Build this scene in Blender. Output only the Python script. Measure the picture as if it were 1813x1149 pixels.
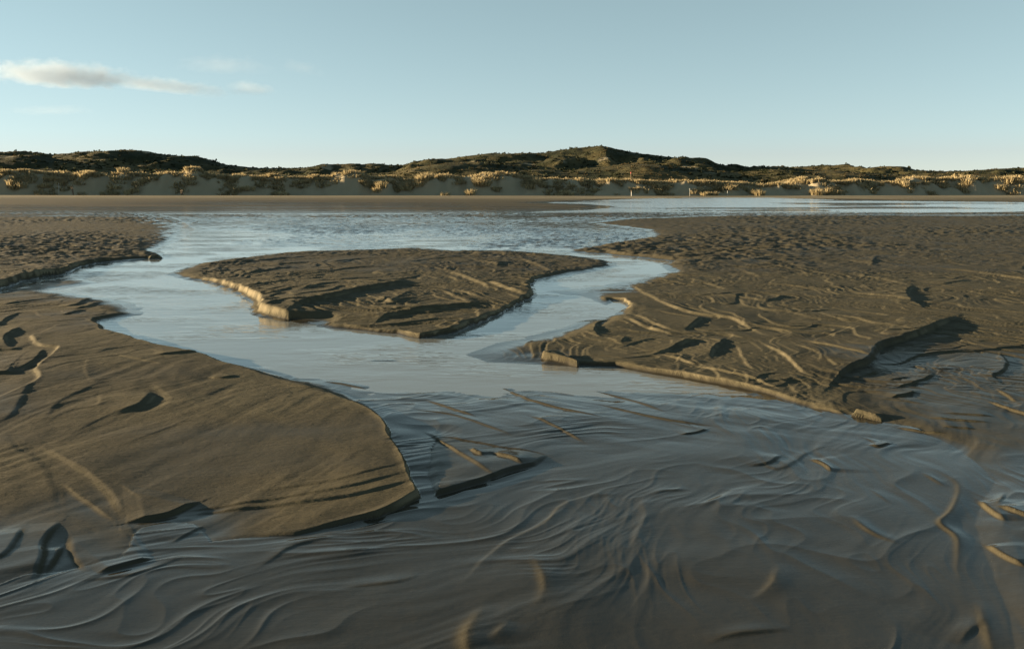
import bpy, bmesh, math, random
import numpy as np

for o in list(bpy.data.objects):
    bpy.data.objects.remove(o, do_unlink=True)
S = bpy.context.scene
C = S.collection
random.seed(7)
rng = np.random.default_rng(7)

# ------------------------------------------------------------------ camera
CAM_H, FPX, HOR = 1.5, 1500.0, 337.0          # eye height, focal length and horizon row (photo pixels)
cam_d = bpy.data.cameras.new('camera')
cam = bpy.data.objects.new('camera', cam_d)
C.objects.link(cam)
cam.location = (0, 0, CAM_H)
cam.rotation_euler = (math.radians(90), 0, 0)
cam_d.sensor_width = 36
cam_d.lens = FPX / 1813 * 36
cam_d.shift_y = -(574.5 - HOR) / 1813
cam_d.clip_start = 0.05
cam_d.clip_end = 30000
S.camera = cam

# ------------------------------------------------------------------ sky and sun
SUN_EL, SUN_AZ = 7.3, -81.0                   # degrees; azimuth from +Y, negative is to the left
w = bpy.data.worlds.new('World')
S.world = w
w.use_nodes = True
nt = w.node_tree
bg = nt.nodes['Background']
sky = nt.nodes.new('ShaderNodeTexSky')
sky.sky_type = 'NISHITA'
sky.sun_disc = False
sky.sun_elevation = math.radians(SUN_EL)
sky.sun_rotation = math.radians(SUN_AZ)
sky.altitude = 0
sky.air_density = 0.6
sky.dust_density = 0.0
sky.ozone_density = 1.6
hs = nt.nodes.new('ShaderNodeHueSaturation')
hs.inputs['Saturation'].default_value = 0.72
hs.inputs['Hue'].default_value = 0.452
gm = nt.nodes.new('ShaderNodeGamma')
gm.inputs['Gamma'].default_value = 0.65
nt.links.new(sky.outputs[0], gm.inputs['Color'])
nt.links.new(gm.outputs[0], hs.inputs['Color'])
nt.links.new(hs.outputs[0], bg.inputs['Color'])
bg.inputs['Strength'].default_value = 0.0515
sd = bpy.data.lights.new('sun', 'SUN')
sun = bpy.data.objects.new('sun', sd)
C.objects.link(sun)
sd.energy = 5.0
sd.angle = math.radians(0.5)
sd.color = (1.0, 0.74, 0.44)
a, e = math.radians(SUN_AZ), math.radians(SUN_EL)
from mathutils import Vector
sun.rotation_euler = Vector((math.sin(a) * math.cos(e), math.cos(a) * math.cos(e), math.sin(e))).to_track_quat('Z', 'Y').to_euler()
sun.location = (-60, 20, 40)
S.view_settings.view_transform = 'Standard'
S.view_settings.look = 'None'
S.view_settings.exposure = 2.45
S.view_settings.gamma = 1.0
S.view_settings.use_curve_mapping = False
S.cycles.use_denoising = True
S.cycles.max_bounces = 8
S.cycles.transparent_max_bounces = 16
S.cycles.volume_bounces = 10


def tag(o, label=None, cat=None, group=None, kind=None):
    if label: o['label'] = label
    if cat: o['category'] = cat
    if group: o['group'] = group
    if kind: o['kind'] = kind
    return o

# ------------------------------------------------------------------ numpy noise and small helpers
_perm = np.random.default_rng(3).permutation(256)
_ang = np.random.default_rng(4).uniform(0, 2 * math.pi, (256, 256))
_gx, _gy = np.cos(_ang).astype(np.float32), np.sin(_ang).astype(np.float32)


def perlin(x, y, seed=0):
    x = np.asarray(x, np.float32) + seed * 17.31
    y = np.asarray(y, np.float32) + seed * 9.77
    xf, yf = np.floor(x), np.floor(y)
    xi, yi = xf.astype(np.int64) & 255, yf.astype(np.int64) & 255
    fx, fy = x - xf, y - yf
    u = fx * fx * fx * (fx * (fx * 6 - 15) + 10)
    v = fy * fy * fy * (fy * (fy * 6 - 15) + 10)
    x1, y1 = (xi + 1) & 255, (yi + 1) & 255
    n00 = _gx[xi, yi] * fx + _gy[xi, yi] * fy
    n10 = _gx[x1, yi] * (fx - 1) + _gy[x1, yi] * fy
    n01 = _gx[xi, y1] * fx + _gy[xi, y1] * (fy - 1)
    n11 = _gx[x1, y1] * (fx - 1) + _gy[x1, y1] * (fy - 1)
    a_ = n00 + u * (n10 - n00)
    b_ = n01 + u * (n11 - n01)
    return (a_ + v * (b_ - a_)) * 1.5


def fbm(x, y, octv=4, seed=0, gain=0.5):
    s, amp, tot = 0, 1.0, 0
    for k in range(octv):
        s = s + amp * perlin(x * 2.03 ** k, y * 2.03 ** k, seed + k * 5)
        tot += amp
        amp *= gain
    return s / tot


def ss(t):
    t = np.clip(t, 0, 1)
    return t * t * (3 - 2 * t)


def gnd(p):
    """photo pixel of a point on the level flat -> its place on the ground in metres"""
    Y = FPX * CAM_H / (p[1] - HOR)
    return ((p[0] - 906.5) * Y / FPX, Y)


def curve(pts, n=4):
    """smooth polyline through world points"""
    P = np.array(pts, float)
    if len(P) < 3:
        return P
    Q = np.vstack([2 * P[0] - P[1], P, 2 * P[-1] - P[-2]])
    out = []
    for i in range(1, len(Q) - 2):
        for k in range(n):
            t = k / n
            out.append(0.5 * (2 * Q[i] + (Q[i + 1] - Q[i - 1]) * t + (2 * Q[i - 1] - 5 * Q[i] + 4 * Q[i + 1] - Q[i + 2]) * t * t
                              + (3 * Q[i] - Q[i - 1] - 3 * Q[i + 1] + Q[i + 2]) * t ** 3))
    out.append(P[-1])
    return np.array(out)


def line_field(x, y, P):
    """signed distance (left side positive), arc position, overshoot past the ends, length"""
    best = np.full(x.shape, 1e9)
    sg = np.zeros(x.shape)
    arc = np.zeros(x.shape)
    over = np.zeros(x.shape)
    L = 0.0
    n = len(P) - 1
    for i in range(n):
        ax, ay = P[i]
        dx, dy = P[i + 1] - P[i]
        ln = math.hypot(dx, dy) + 1e-9
        ux, uy = dx / ln, dy / ln
        t = (x - ax) * ux + (y - ay) * uy
        tc = np.clip(t, 0, ln)
        d = np.hypot(x - ax - tc * ux, y - ay - tc * uy)
        cr = ux * (y - ay) - uy * (x - ax)
        m = d < best
        best = np.where(m, d, best)
        sg = np.where(m, np.sign(cr), sg)
        arc = np.where(m, L + tc, arc)
        ov = np.zeros(x.shape)
        if i == 0: ov = np.maximum(ov, -t)
        if i == n - 1: ov = np.maximum(ov, t - ln)
        over = np.where(m, ov, over)
        L += ln
    return best * sg, arc, over, L


def poly_field(x, y, pts):
    """pts: (px, py, edge width, height). signed distance (inside positive) and blended edge width / height"""
    W = np.array([gnd(p) for p in pts])
    ew = np.array([p[2] for p in pts], float)
    hh = np.array([p[3] for p in pts], float)
    best = np.full(x.shape, 1e9)
    inside = np.zeros(x.shape, bool)
    sw = np.zeros(x.shape); si = np.zeros(x.shape); sh = np.zeros(x.shape)
    n = len(W)
    for i in range(n):
        ax, ay = W[i]
        bx, by = W[(i + 1) % n]
        dx, dy = bx - ax, by - ay
        l2 = dx * dx + dy * dy + 1e-12
        t = np.clip(((x - ax) * dx + (y - ay) * dy) / l2, 0, 1)
        d = np.hypot(x - ax - t * dx, y - ay - t * dy)
        wt = 1.0 / (d * d * d + 1e-6)
        j = (i + 1) % n
        sw += wt
        si += wt * (ew[i] * (1 - t) + ew[j] * t)
        sh += wt * (hh[i] * (1 - t) + hh[j] * t)
        best = np.minimum(best, d)
        if ay != by:
            c = ((ay > y) != (by > y)) & (x < (bx - ax) * (y - ay) / (by - ay) + ax)
            inside ^= c
    return np.where(inside, best, -best), si / sw, sh / sw

# ------------------------------------------------------------------ traced shapes of the flat (photo rows and columns on level ground)
ISLAND = [(290, 487, .5, .06), (330, 496, .25, .07), (360, 498, .12, .08), (388, 505, .06, .1), (417, 514, .045, .11), (434, 524, .04, .13),
          (459, 538, .04, .13), (456, 546, .04, .14), (457, 557, .035, .14), (509, 568, .035, .14), (514, 567, .06, .13), (554, 571, .5, .05),
          (565, 579, .15, .04), (620, 584, .05, .045), (700, 591, .03, .055), (712, 594, .03, .06), (747, 600, .025, .075), (811, 588, .03, .085),
          (849, 572, .03, .09), (895, 552, .03, .08), (918, 538, .03, .08), (930, 533, .03, .1), (946, 525, .03, .1), (944, 516, .03, .1),
          (937, 509, .03, .09), (944, 503, .04, .08), (959, 494, .1, .07), (1003, 487, .3, .06), (1050, 481, .4, .05), (1087, 472, .3, .06),
          (1080, 463, .3, .06), (1035, 455, .5, .05), (983, 450, .6, .05), (913, 444, .8, .05), (844, 443, .9, .05), (809, 444, .9, .05),
          (740, 438, 1., .05), (670, 441, 1., .06), (600, 443, .8, .06), (521, 446, .6, .07), (432, 456, .5, .07), (355, 467, .4, .07), (320, 476, .4, .06)]
FAR_LEFT = [(-700, 560, .1, .12), (-200, 530, .06, .12), (0, 512, .05, .12), (35, 500, .05, .12), (77, 490, .05, .12), (118, 485, .05, .11), (136, 475, .05, .09),
            (171, 466, .06, .08), (225, 461, .2, .06), (254, 459, .2, .05), (268, 458, .1, .05), (284, 456, .1, .05), (282, 449, .2, .05), (268, 446, .4, .04), (300, 434, .8, .03), (330, 420, 1.5, .03), (345, 405, 2, .03),
            (330, 394, 3, .03), (300, 384, 3, .04), (240, 374, 3, .05), (-900, 370, 3, .06)]
LEFT_NEAR = [(-700, 575, .3, .05), (-200, 545, .3, .04), (0, 520, .3, .03), (60, 500, .3, .02), (132, 491, .4, .02), (174, 501, .4, .02), (120, 510, .4, .015), (97, 515, .4, .02), (146, 526, .4, .03),
             (195, 533, .35, .03), (226, 547, .3, .03), (234, 557, .2, .03), (176, 569, .1, .06), (188, 589, .06, .07), (244, 605, .06, .08), (278, 617, .06, .08),
             (348, 631, .07, .08), (411, 646, .1, .07), (470, 660, .15, .06), (543, 676, .2, .05), (592, 690, .2, .05), (648, 718, .1, .06), (672, 742, .05, .07), (694, 770, .04, .08),
             (704, 801, .035, .09), (729, 836, .03, .08), (739, 867, .03, .07), (748, 887, .03, .07), (670, 925, .03, .055), (600, 939, .03, .045), (522, 958, .05, .03), (418, 974, .15, .02),
             (345, 981, .15, .02), (318, 962, .15, .015), (305, 945, .15, .015), (285, 945, .15, .015), (280, 970, .15, .015), (262, 1003, .2, .02), (174, 1030, .3, .025), (70, 1050, .35, .025), (0, 1085, .35, .025),
             (-300, 1160, .2, .04), (-900, 1250, .2, .05), (-1400, 900, .3, .08), (-900, 650, .3, .06)]
WEDGE = [(724, 742, .3, .002), (800, 752, .4, .002), (880, 766, .4, .002), (960, 786, .4, .003), (1000, 806, .25, .004), (978, 817, .06, .014), (950, 829, .03, .024), (915, 838, .025, .030), (880, 851, .02, .033), (850, 861, .025, .032),
         (834, 866, .025, .032), (800, 877, .025, .034), (768, 888, .03, .034), (750, 868, .1, .028), (743, 836, .12, .026), (730, 790, .15, .012)]
RIGHT = [(1188, 463, .3, .05), (1168, 470, .4, .04), (1185, 481, .4, .04), (1150, 491, .5, .03), (1060, 507, .8, .02), (1000, 516, .6, .012), (1035, 527, .4, .012), (1075, 541, .2, .02), (1086, 532, .1, .04), (1100, 534, .06, .05), (1112, 544, .06, .05),
         (1087, 557, .25, .04), (1018, 583, .35, .04), (948, 597, .5, .03), (878, 607, .6, .02), (823, 628, .5, .015), (865, 641, .3, .012), (945, 643, .2, .014), (962, 645, .06, .018), (1018, 650, .03, .022), (1030, 648, .02, .026),
         (1088, 649, .02, .034), (1121, 655, .02, .034), (1209, 669, .02, .044), (1300, 686, .02, .044), (1374, 703, .03, .032), (1405, 720, .1, .028), (1437, 730, .15, .03), (1520, 752, .3, .03),
         (1593, 768, .35, .03), (1660, 800, .35, .028), (1700, 850, .3, .026), (1690, 930, .2, .025), (1715, 1010, .2, .025), (1735, 1100, .2, .03), (1760, 1250, .2, .03), (2300, 1500, .3, .05), (4000, 1000, .3, .05),
         (3500, 600, .5, .08), (2600, 420, 1, .09), (2300, 371, 4, .09), (1813, 375, 4, .09), (1600, 378, 4, .09), (1400, 380, 4, .08), (1220, 384, 3, .07), (1100, 389, 2.5, .06),
         (1040, 396, 1.6, .04), (1140, 408, 1.2, .04), (1150, 420, 1., .04), (1060, 434, .7, .04), (1000, 446, .4, .03), (1060, 450, .3, .03), (1120, 456, .3, .04)]
FAR_BEACH = [(-900, 378.5, 6, .4), (0, 379, 6, .35), (300, 380.5, 5, .3), (700, 380, 4, .3), (900, 378, 5, .25), (1045, 372, 5, .2), (1096, 366, 6, .2), (1040, 361.5, 8, .2), (969, 359.2, 9, .2),
             (1040, 356, 9, .2), (1113, 353, 12, .2), (1220, 350, 25, .2), (1364, 350.5, 25, .2), (1535, 356, 22, .3), (1813, 359, 22, .5), (2700, 360, 20, .6), (3200, 341, 40, .7), (-1200, 341, 40, .7)]

BLOCK = [(957, 639, .015, .085), (1024, 652, .015, .06), (1032, 648, .05, .03), (1005, 632, .12, .05), (966, 633, .04, .08)]
CLOD = [(1505, 743, .015, .035), (1530, 746, .015, .035), (1563, 752, .015, .03), (1568, 748, .02, .025), (1512, 737, .02, .035)]
NUB = [(260, 460, .05, .06), (286, 458, .05, .06), (284, 453, .05, .05), (264, 453, .05, .05)]
BAR = [(650, 640, .08, .006), (704, 640, .08, .006), (695, 637, .08, .006), (660, 637, .08, .006)]

# traced scarps: every line runs so that the high side is on its left hand. (height, back length, edge width, points)
SCARPS = [
    # right-hand flat
    (.085, .9, .03, [(1472, 692), (1500, 668), (1543, 648), (1560, 625), (1600, 610), (1650, 590), (1697, 565)]),
    (0.0216, .5, .02, [(1415, 613), (1470, 625), (1542, 646)]), (0.0086, .3, .02, [(1495, 622), (1560, 630)]),
    (0.0101, .4, .03, [(1450, 560), (1520, 575), (1590, 590), (1640, 603)]), (0.0130, .3, .03, [(1488, 568), (1560, 585)]),
    (0.0288, .5, .05, [(1108, 503), (1140, 525), (1193, 551), (1249, 565), (1297, 571), (1325, 589), (1357, 603)]),
    (0.0252, .3, .04, [(1304, 481), (1343, 495)]), (0.0216, .3, .04, [(1245, 505), (1283, 517)]),
    (0.0216, .5, .03, [(1245, 528), (1301, 531), (1360, 540)]), (0.0252, .3, .03, [(1360, 540), (1381, 533), (1405, 530)]),
    (0.0158, .4, .03, [(1336, 507), (1409, 511), (1472, 519), (1506, 523)]), (0.0180, .4, .03, [(1506, 491), (1559, 498), (1614, 511)]),
    (0.0202, .5, .03, [(1517, 524), (1569, 530), (1614, 538)]), (0.0468, .4, .04, [(1642, 551), (1618, 538), (1611, 521), (1622, 510)]),
    (0.0252, .5, .04, [(1416, 462), (1489, 464), (1541, 471), (1586, 476)]), (0.0504, .12, .05, [(1534, 473), (1548, 474), (1552, 464), (1556, 457)]),
    (0.0324, .6, .05, [(1611, 476), (1680, 481), (1736, 488), (1813, 498), (1900, 506)]), (0.0216, .4, .04, [(1663, 509), (1726, 500)]),
    (0.0115, .3, .03, [(1447, 559), (1489, 575), (1541, 582)]), (0.0252, .4, .04, [(1353, 620), (1388, 641), (1416, 669), (1444, 681)]),
    (0.0144, .2, .03, [(1402, 620), (1447, 638), (1450, 655)]), (0.0144, .2, .02, [(1465, 652), (1482, 664)]),
    (0.0360, .3, .03, [(1217, 592), (1235, 578), (1245, 568)]), (0.0216, .25, .03, [(1193, 624), (1221, 613), (1238, 610)]),
    (0.0252, .2, .03, [(1259, 638), (1270, 624), (1287, 606)]), (0.0144, .2, .04, [(1304, 620), (1315, 648), (1332, 669)]),
    (0.0360, .3, .03, [(1063, 602), (1057, 591), (1063, 575), (1083, 568)]), (0.0216, .2, .03, [(1103, 615), (1112, 604)]),
    (0.0144, .2, .02, [(1103, 622), (1132, 614), (1171, 607)]), (0.0144, .2, .03, [(1032, 595), (1061, 604)]), (0.0144, .2, .03, [(1072, 606), (1099, 618)]),
    (0.0252, .4, .05, [(1103, 567), (1134, 583), (1160, 591), (1193, 600)]), (0.0216, .4, .04, [(1116, 560), (1138, 572), (1176, 589), (1209, 597)]),
    (0.0288, .3, .03, [(1154, 637), (1187, 628), (1220, 613), (1240, 610)]), (0.0252, .3, .04, [(1171, 637), (1204, 646), (1229, 656)]),
    (0.0180, .2, .03, [(1262, 644), (1264, 628), (1280, 617)]), (0.0216, .4, .03, [(1225, 657), (1300, 673), (1380, 697)]),
    (0.0180, .4, .02, [(1548, 652), (1591, 652), (1628, 638), (1673, 631), (1742, 628), (1813, 620), (1880, 615)]),
    (0.0130, .3, .02, [(1628, 622), (1662, 621), (1696, 620)]), (0.0252, .3, .02, [(1578, 713), (1598, 710), (1621, 703)]),
    (0.0144, .2, .02, [(1518, 679), (1537, 672), (1559, 666)]), (0.0144, .15, .02, [(1575, 683), (1612, 677)]),
    (0.0202, .25, .02, [(1582, 697), (1616, 688), (1646, 677), (1655, 668)]), (0.0144, .2, .02, [(1614, 654), (1641, 664)]),
    (0.0216, .3, .03, [(1774, 686), (1760, 674), (1776, 667), (1785, 649), (1771, 631)]), (0.0144, .25, .03, [(1762, 697), (1783, 710), (1799, 722)]),
    (0.0216, .3, .02, [(1748, 721), (1776, 732), (1813, 743), (1850, 752)]), (0.0144, .25, .015, [(1432, 724), (1464, 731), (1496, 740)]),
    (0.0396, .05, .012, [(1507, 740), (1530, 745), (1562, 750)]), (0.0072, .2, .015, [(1559, 713), (1639, 725)]), (0.0101, .2, .01, [(1671, 742), (1760, 748)]),
    (0.0115, .2, .012, [(1646, 750), (1696, 755), (1749, 759)]), (0.0101, .2, .01, [(1669, 766), (1730, 770)]), (0.0144, .15, .012, [(1587, 763), (1628, 771), (1673, 775)]),
    # island
    (.035, .5, .04, [(333, 474), (410, 470), (472, 466), (521, 459)]), (.03, .4, .04, [(485, 474), (549, 469)]),
    (.035, .5, .04, [(443, 490), (499, 481), (541, 479)]), (.025, .3, .03, [(441, 497), (505, 491)]), (.025, .3, .03, [(441, 516), (481, 512), (521, 505)]),
    (.025, .3, .03, [(481, 500), (510, 497)]), (.035, .4, .03, [(538, 528), (574, 517), (607, 513)]), (.025, .2, .03, [(485, 536), (512, 527)]),
    (.08, 1.4, .03, [(512, 565), (543, 550), (609, 534), (631, 527), (700, 512), (723, 503)]), (.02, .3, .03, [(636, 532), (673, 544), (697, 549)]),
    (.065, 1.2, .03, [(668, 578), (694, 567), (738, 560), (774, 556), (835, 548), (871, 545)]),
    (.045, .4, .05, [(782, 485), (813, 494), (838, 505), (855, 512), (862, 520)]), (.06, .4, .05, [(862, 507), (888, 518), (928, 530)]),
    (.025, .3, .03, [(802, 520), (827, 529), (849, 534)]), (.028, .3, .03, [(782, 524), (809, 538), (833, 548)]),
    (.035, .4, .05, [(851, 465), (882, 476)]), (.035, .4, .05, [(924, 464), (946, 473), (977, 487)]), (.045, .3, .04, [(884, 477), (893, 469)]),
    (.03, .3, .03, [(665, 538), (696, 550)]), (.02, .2, .02, [(694, 550), (716, 534), (734, 523)]), (.03, .4, .04, [(580, 470), (640, 463), (700, 462)]),
    (.03, .4, .04, [(560, 490), (630, 480), (690, 478)]), (.03, .4, .04, [(720, 470), (790, 460), (850, 455)]),
    # left lobe
    (0.0341, 0.50, 0.060, [(97, 584), (70, 598), (54, 606), (62, 620), (83, 625), (99, 628), (89, 639), (71, 653), (58, 665), (66, 677), (58, 687), (30, 701), (0, 713), (-60, 735)]),
    (0.0310, 0.40, 0.060, [(26, 626), (14, 620), (12, 606), (24, 596), (38, 586)]), (0.0248, 0.30, 0.060, [(-40, 632), (0, 630), (34, 629)]),
    (0.0186, 0.20, 0.060, [(30, 665), (54, 655), (71, 641), (80, 628)]), (0.0310, 0.30, 0.060, [(-50, 674), (0, 672), (26, 670)]),
    (0.0310, 0.30, 0.140, [(215, 745), (245, 733), (264, 723), (274, 711), (278, 702)]), (0.0112, 0.20, 0.100, [(258, 690), (279, 703), (294, 718), (270, 735)]),
    (0.0099, 0.30, 0.120, [(85, 757), (119, 719), (171, 695), (210, 683)]), (0.0136, 0.25, 0.120, [(0, 759), (30, 745), (52, 709), (64, 687)]),
    (0.0074, 0.20, 0.100, [(91, 759), (123, 739), (173, 731), (207, 719)]), (0.0074, 0.20, 0.100, [(130, 780), (200, 745), (290, 722), (330, 715)]),
    (0.0074, 0.20, 0.100, [(215, 800), (300, 770), (380, 735), (430, 712)]), (0.0087, 0.30, 0.040, [(201, 639), (218, 643), (288, 657)]),
    (0.0217, 0.20, 0.040, [(274, 642), (298, 640), (357, 634)]), (0.0186, 0.15, 0.040, [(366, 678), (395, 679), (421, 675)]), (0.0074, 0.30, 0.040, [(480, 690), (540, 694), (590, 700)]),
    (0.0149, 0.30, 0.080, [(66, 801), (104, 822), (146, 846), (185, 878), (209, 916), (212, 934)]), (0.0087, 0.20, 0.040, [(104, 864), (139, 888), (198, 928)]),
    (0.0074, 0.25, 0.120, [(118, 909), (111, 878), (84, 826), (38, 798), (21, 770)]), (0.0310, 0.30, 0.040, [(223, 932), (289, 921), (324, 908), (355, 895)]),
    (0.0074, 0.10, 0.030, [(306, 966), (362, 935)]), (0.0087, 0.20, 0.024, [(331, 909), (453, 897), (620, 878), (732, 852)]),
    (0.0136, 0.20, 0.030, [(348, 914), (453, 906), (620, 893), (739, 867)]), (0.0062, 0.15, 0.024, [(450, 880), (600, 866), (720, 838)]), (0.0217, 0.20, 0.040, [(174, 1024), (244, 1003), (272, 996)]),
    (0.0217, 0.20, 0.060, [(66, 1034), (80, 993), (84, 965), (111, 930)]), (0.0155, 0.15, 0.040, [(87, 1017), (115, 972)]), (0.0112, 0.15, 0.060, [(118, 958), (125, 989), (150, 1020)]),
    (0.0124, 0.15, 0.060, [(-20, 1010), (20, 985), (45, 940)]),
    # upper left shelf
    (.03, .3, .03, [(100, 548), (135, 545), (165, 528)]), (.025, .2, .03, [(132, 552), (160, 546), (180, 537)]), (.025, .2, .03, [(100, 563), (125, 561), (150, 552)]),
    (.02, .3, .03, [(0, 585), (14, 570), (36, 558)]), (.02, .3, .03, [(0, 545), (60, 535), (120, 530)]), (.03, .4, .05, [(25, 470), (50, 478), (75, 485)]), (.03, .4, .05, [(180, 440), (230, 450), (255, 456)]),
    # shallow wash between the lobes
    (.012, .15, .012, [(754, 710), (798, 728), (843, 743)]), (.014, .2, .012, [(850, 675), (897, 692), (920, 703), (935, 711), (983, 726), (1066, 745)]), (.011, .2, .012, [(938, 743), (977, 759), (1031, 787)]),
    (.014, .15, .012, [(751, 768), (798, 801), (870, 851)]), (.025, .1, .012, [(831, 804), (852, 816)]), (.025, .12, .012, [(870, 811), (900, 821), (923, 830)]),
    (.008, .15, .01, [(727, 728), (807, 741), (903, 776)]), (.008, .15, .01, [(660, 662), (720, 666), (800, 680)]), (.012, .1, .012, [(576, 677), (610, 682), (648, 690)]),
    (.01, .3, .02, [(980, 680), (1080, 700), (1180, 735)]), (.01, .3, .02, [(1060, 720), (1160, 745), (1260, 760)]),
    (.02, .1, .012, [(1433, 817), (1455, 827), (1468, 840)]),  (.012, .1, .01, [(1330, 832), (1365, 826), (1385, 812)]),
    (.012, .1, .01, [(1205, 775), (1230, 772), (1255, 765)]), (.015, .1, .01, [(1540, 795), (1560, 797), (1578, 790)]),
    (.022, .15, .015, [(1729, 892), (1750, 912), (1778, 934)]), (.022, .15, .012, [(1767, 911), (1813, 928), (1860, 940)]), (.02, .15, .015, [(1743, 972), (1781, 1000), (1813, 1017)]),
]
# rounded ridges: (height, half width, points)
RIDGES = [
    (.022, .022, [(1621, 833), (1660, 840), (1694, 860), (1698, 885), (1680, 916), (1667, 934), (1694, 958), (1698, 993), (1698, 1024), (1712, 1059)]),
    (.012, .015, [(1632, 843), (1677, 869)]), (.018, .015, [(1764, 909), (1778, 881)]), (.02, .03, [(1733, 1070), (1750, 1129), (1775, 1200)]),
    (.014, .026, [(1383, 1004), (1377, 1024), (1367, 1045), (1329, 1073)]), (.012, .02, [(1245, 1146), (1297, 1130), (1402, 1118)]), 
    (.016, .02, [(1506, 920), (1538, 947), (1593, 972)]), (.012, .018, [(1122, 864), (1007, 895), (966, 934), (906, 961), (858, 1000), (809, 1052)]),
    (.016, .032, [(941, 989), (962, 1024), (966, 1055), (948, 1090)]), (.022, .04, [(868, 1073), (837, 1115), (830, 1149), (850, 1220)]), (.012, .025, [(906, 1108), (868, 1146)]),
     (.009, .02, [(600, 1046), (704, 1034), (746, 1020)]),  
    (.012, .018, [(129, 1036), (237, 1022), (334, 988)]), (.01, .02, [(440, 1020), (480, 995), (522, 972), (620, 949)]), (.006, .02, [(163, 637), (152, 667), (170, 695)]),
    (.006, .02, [(180, 700), (176, 740)]),  (.014, .02, [(1690, 1149), (1720, 1120), (1745, 1100)]),
    (.01, .02, [(1330, 800), (1375, 835), (1440, 800), (1490, 792)]), (.01, .015, [(1150, 885), (1175, 875), (1225, 872)]), (.008, .015, [(1540, 870), (1580, 900)]),
]

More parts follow.
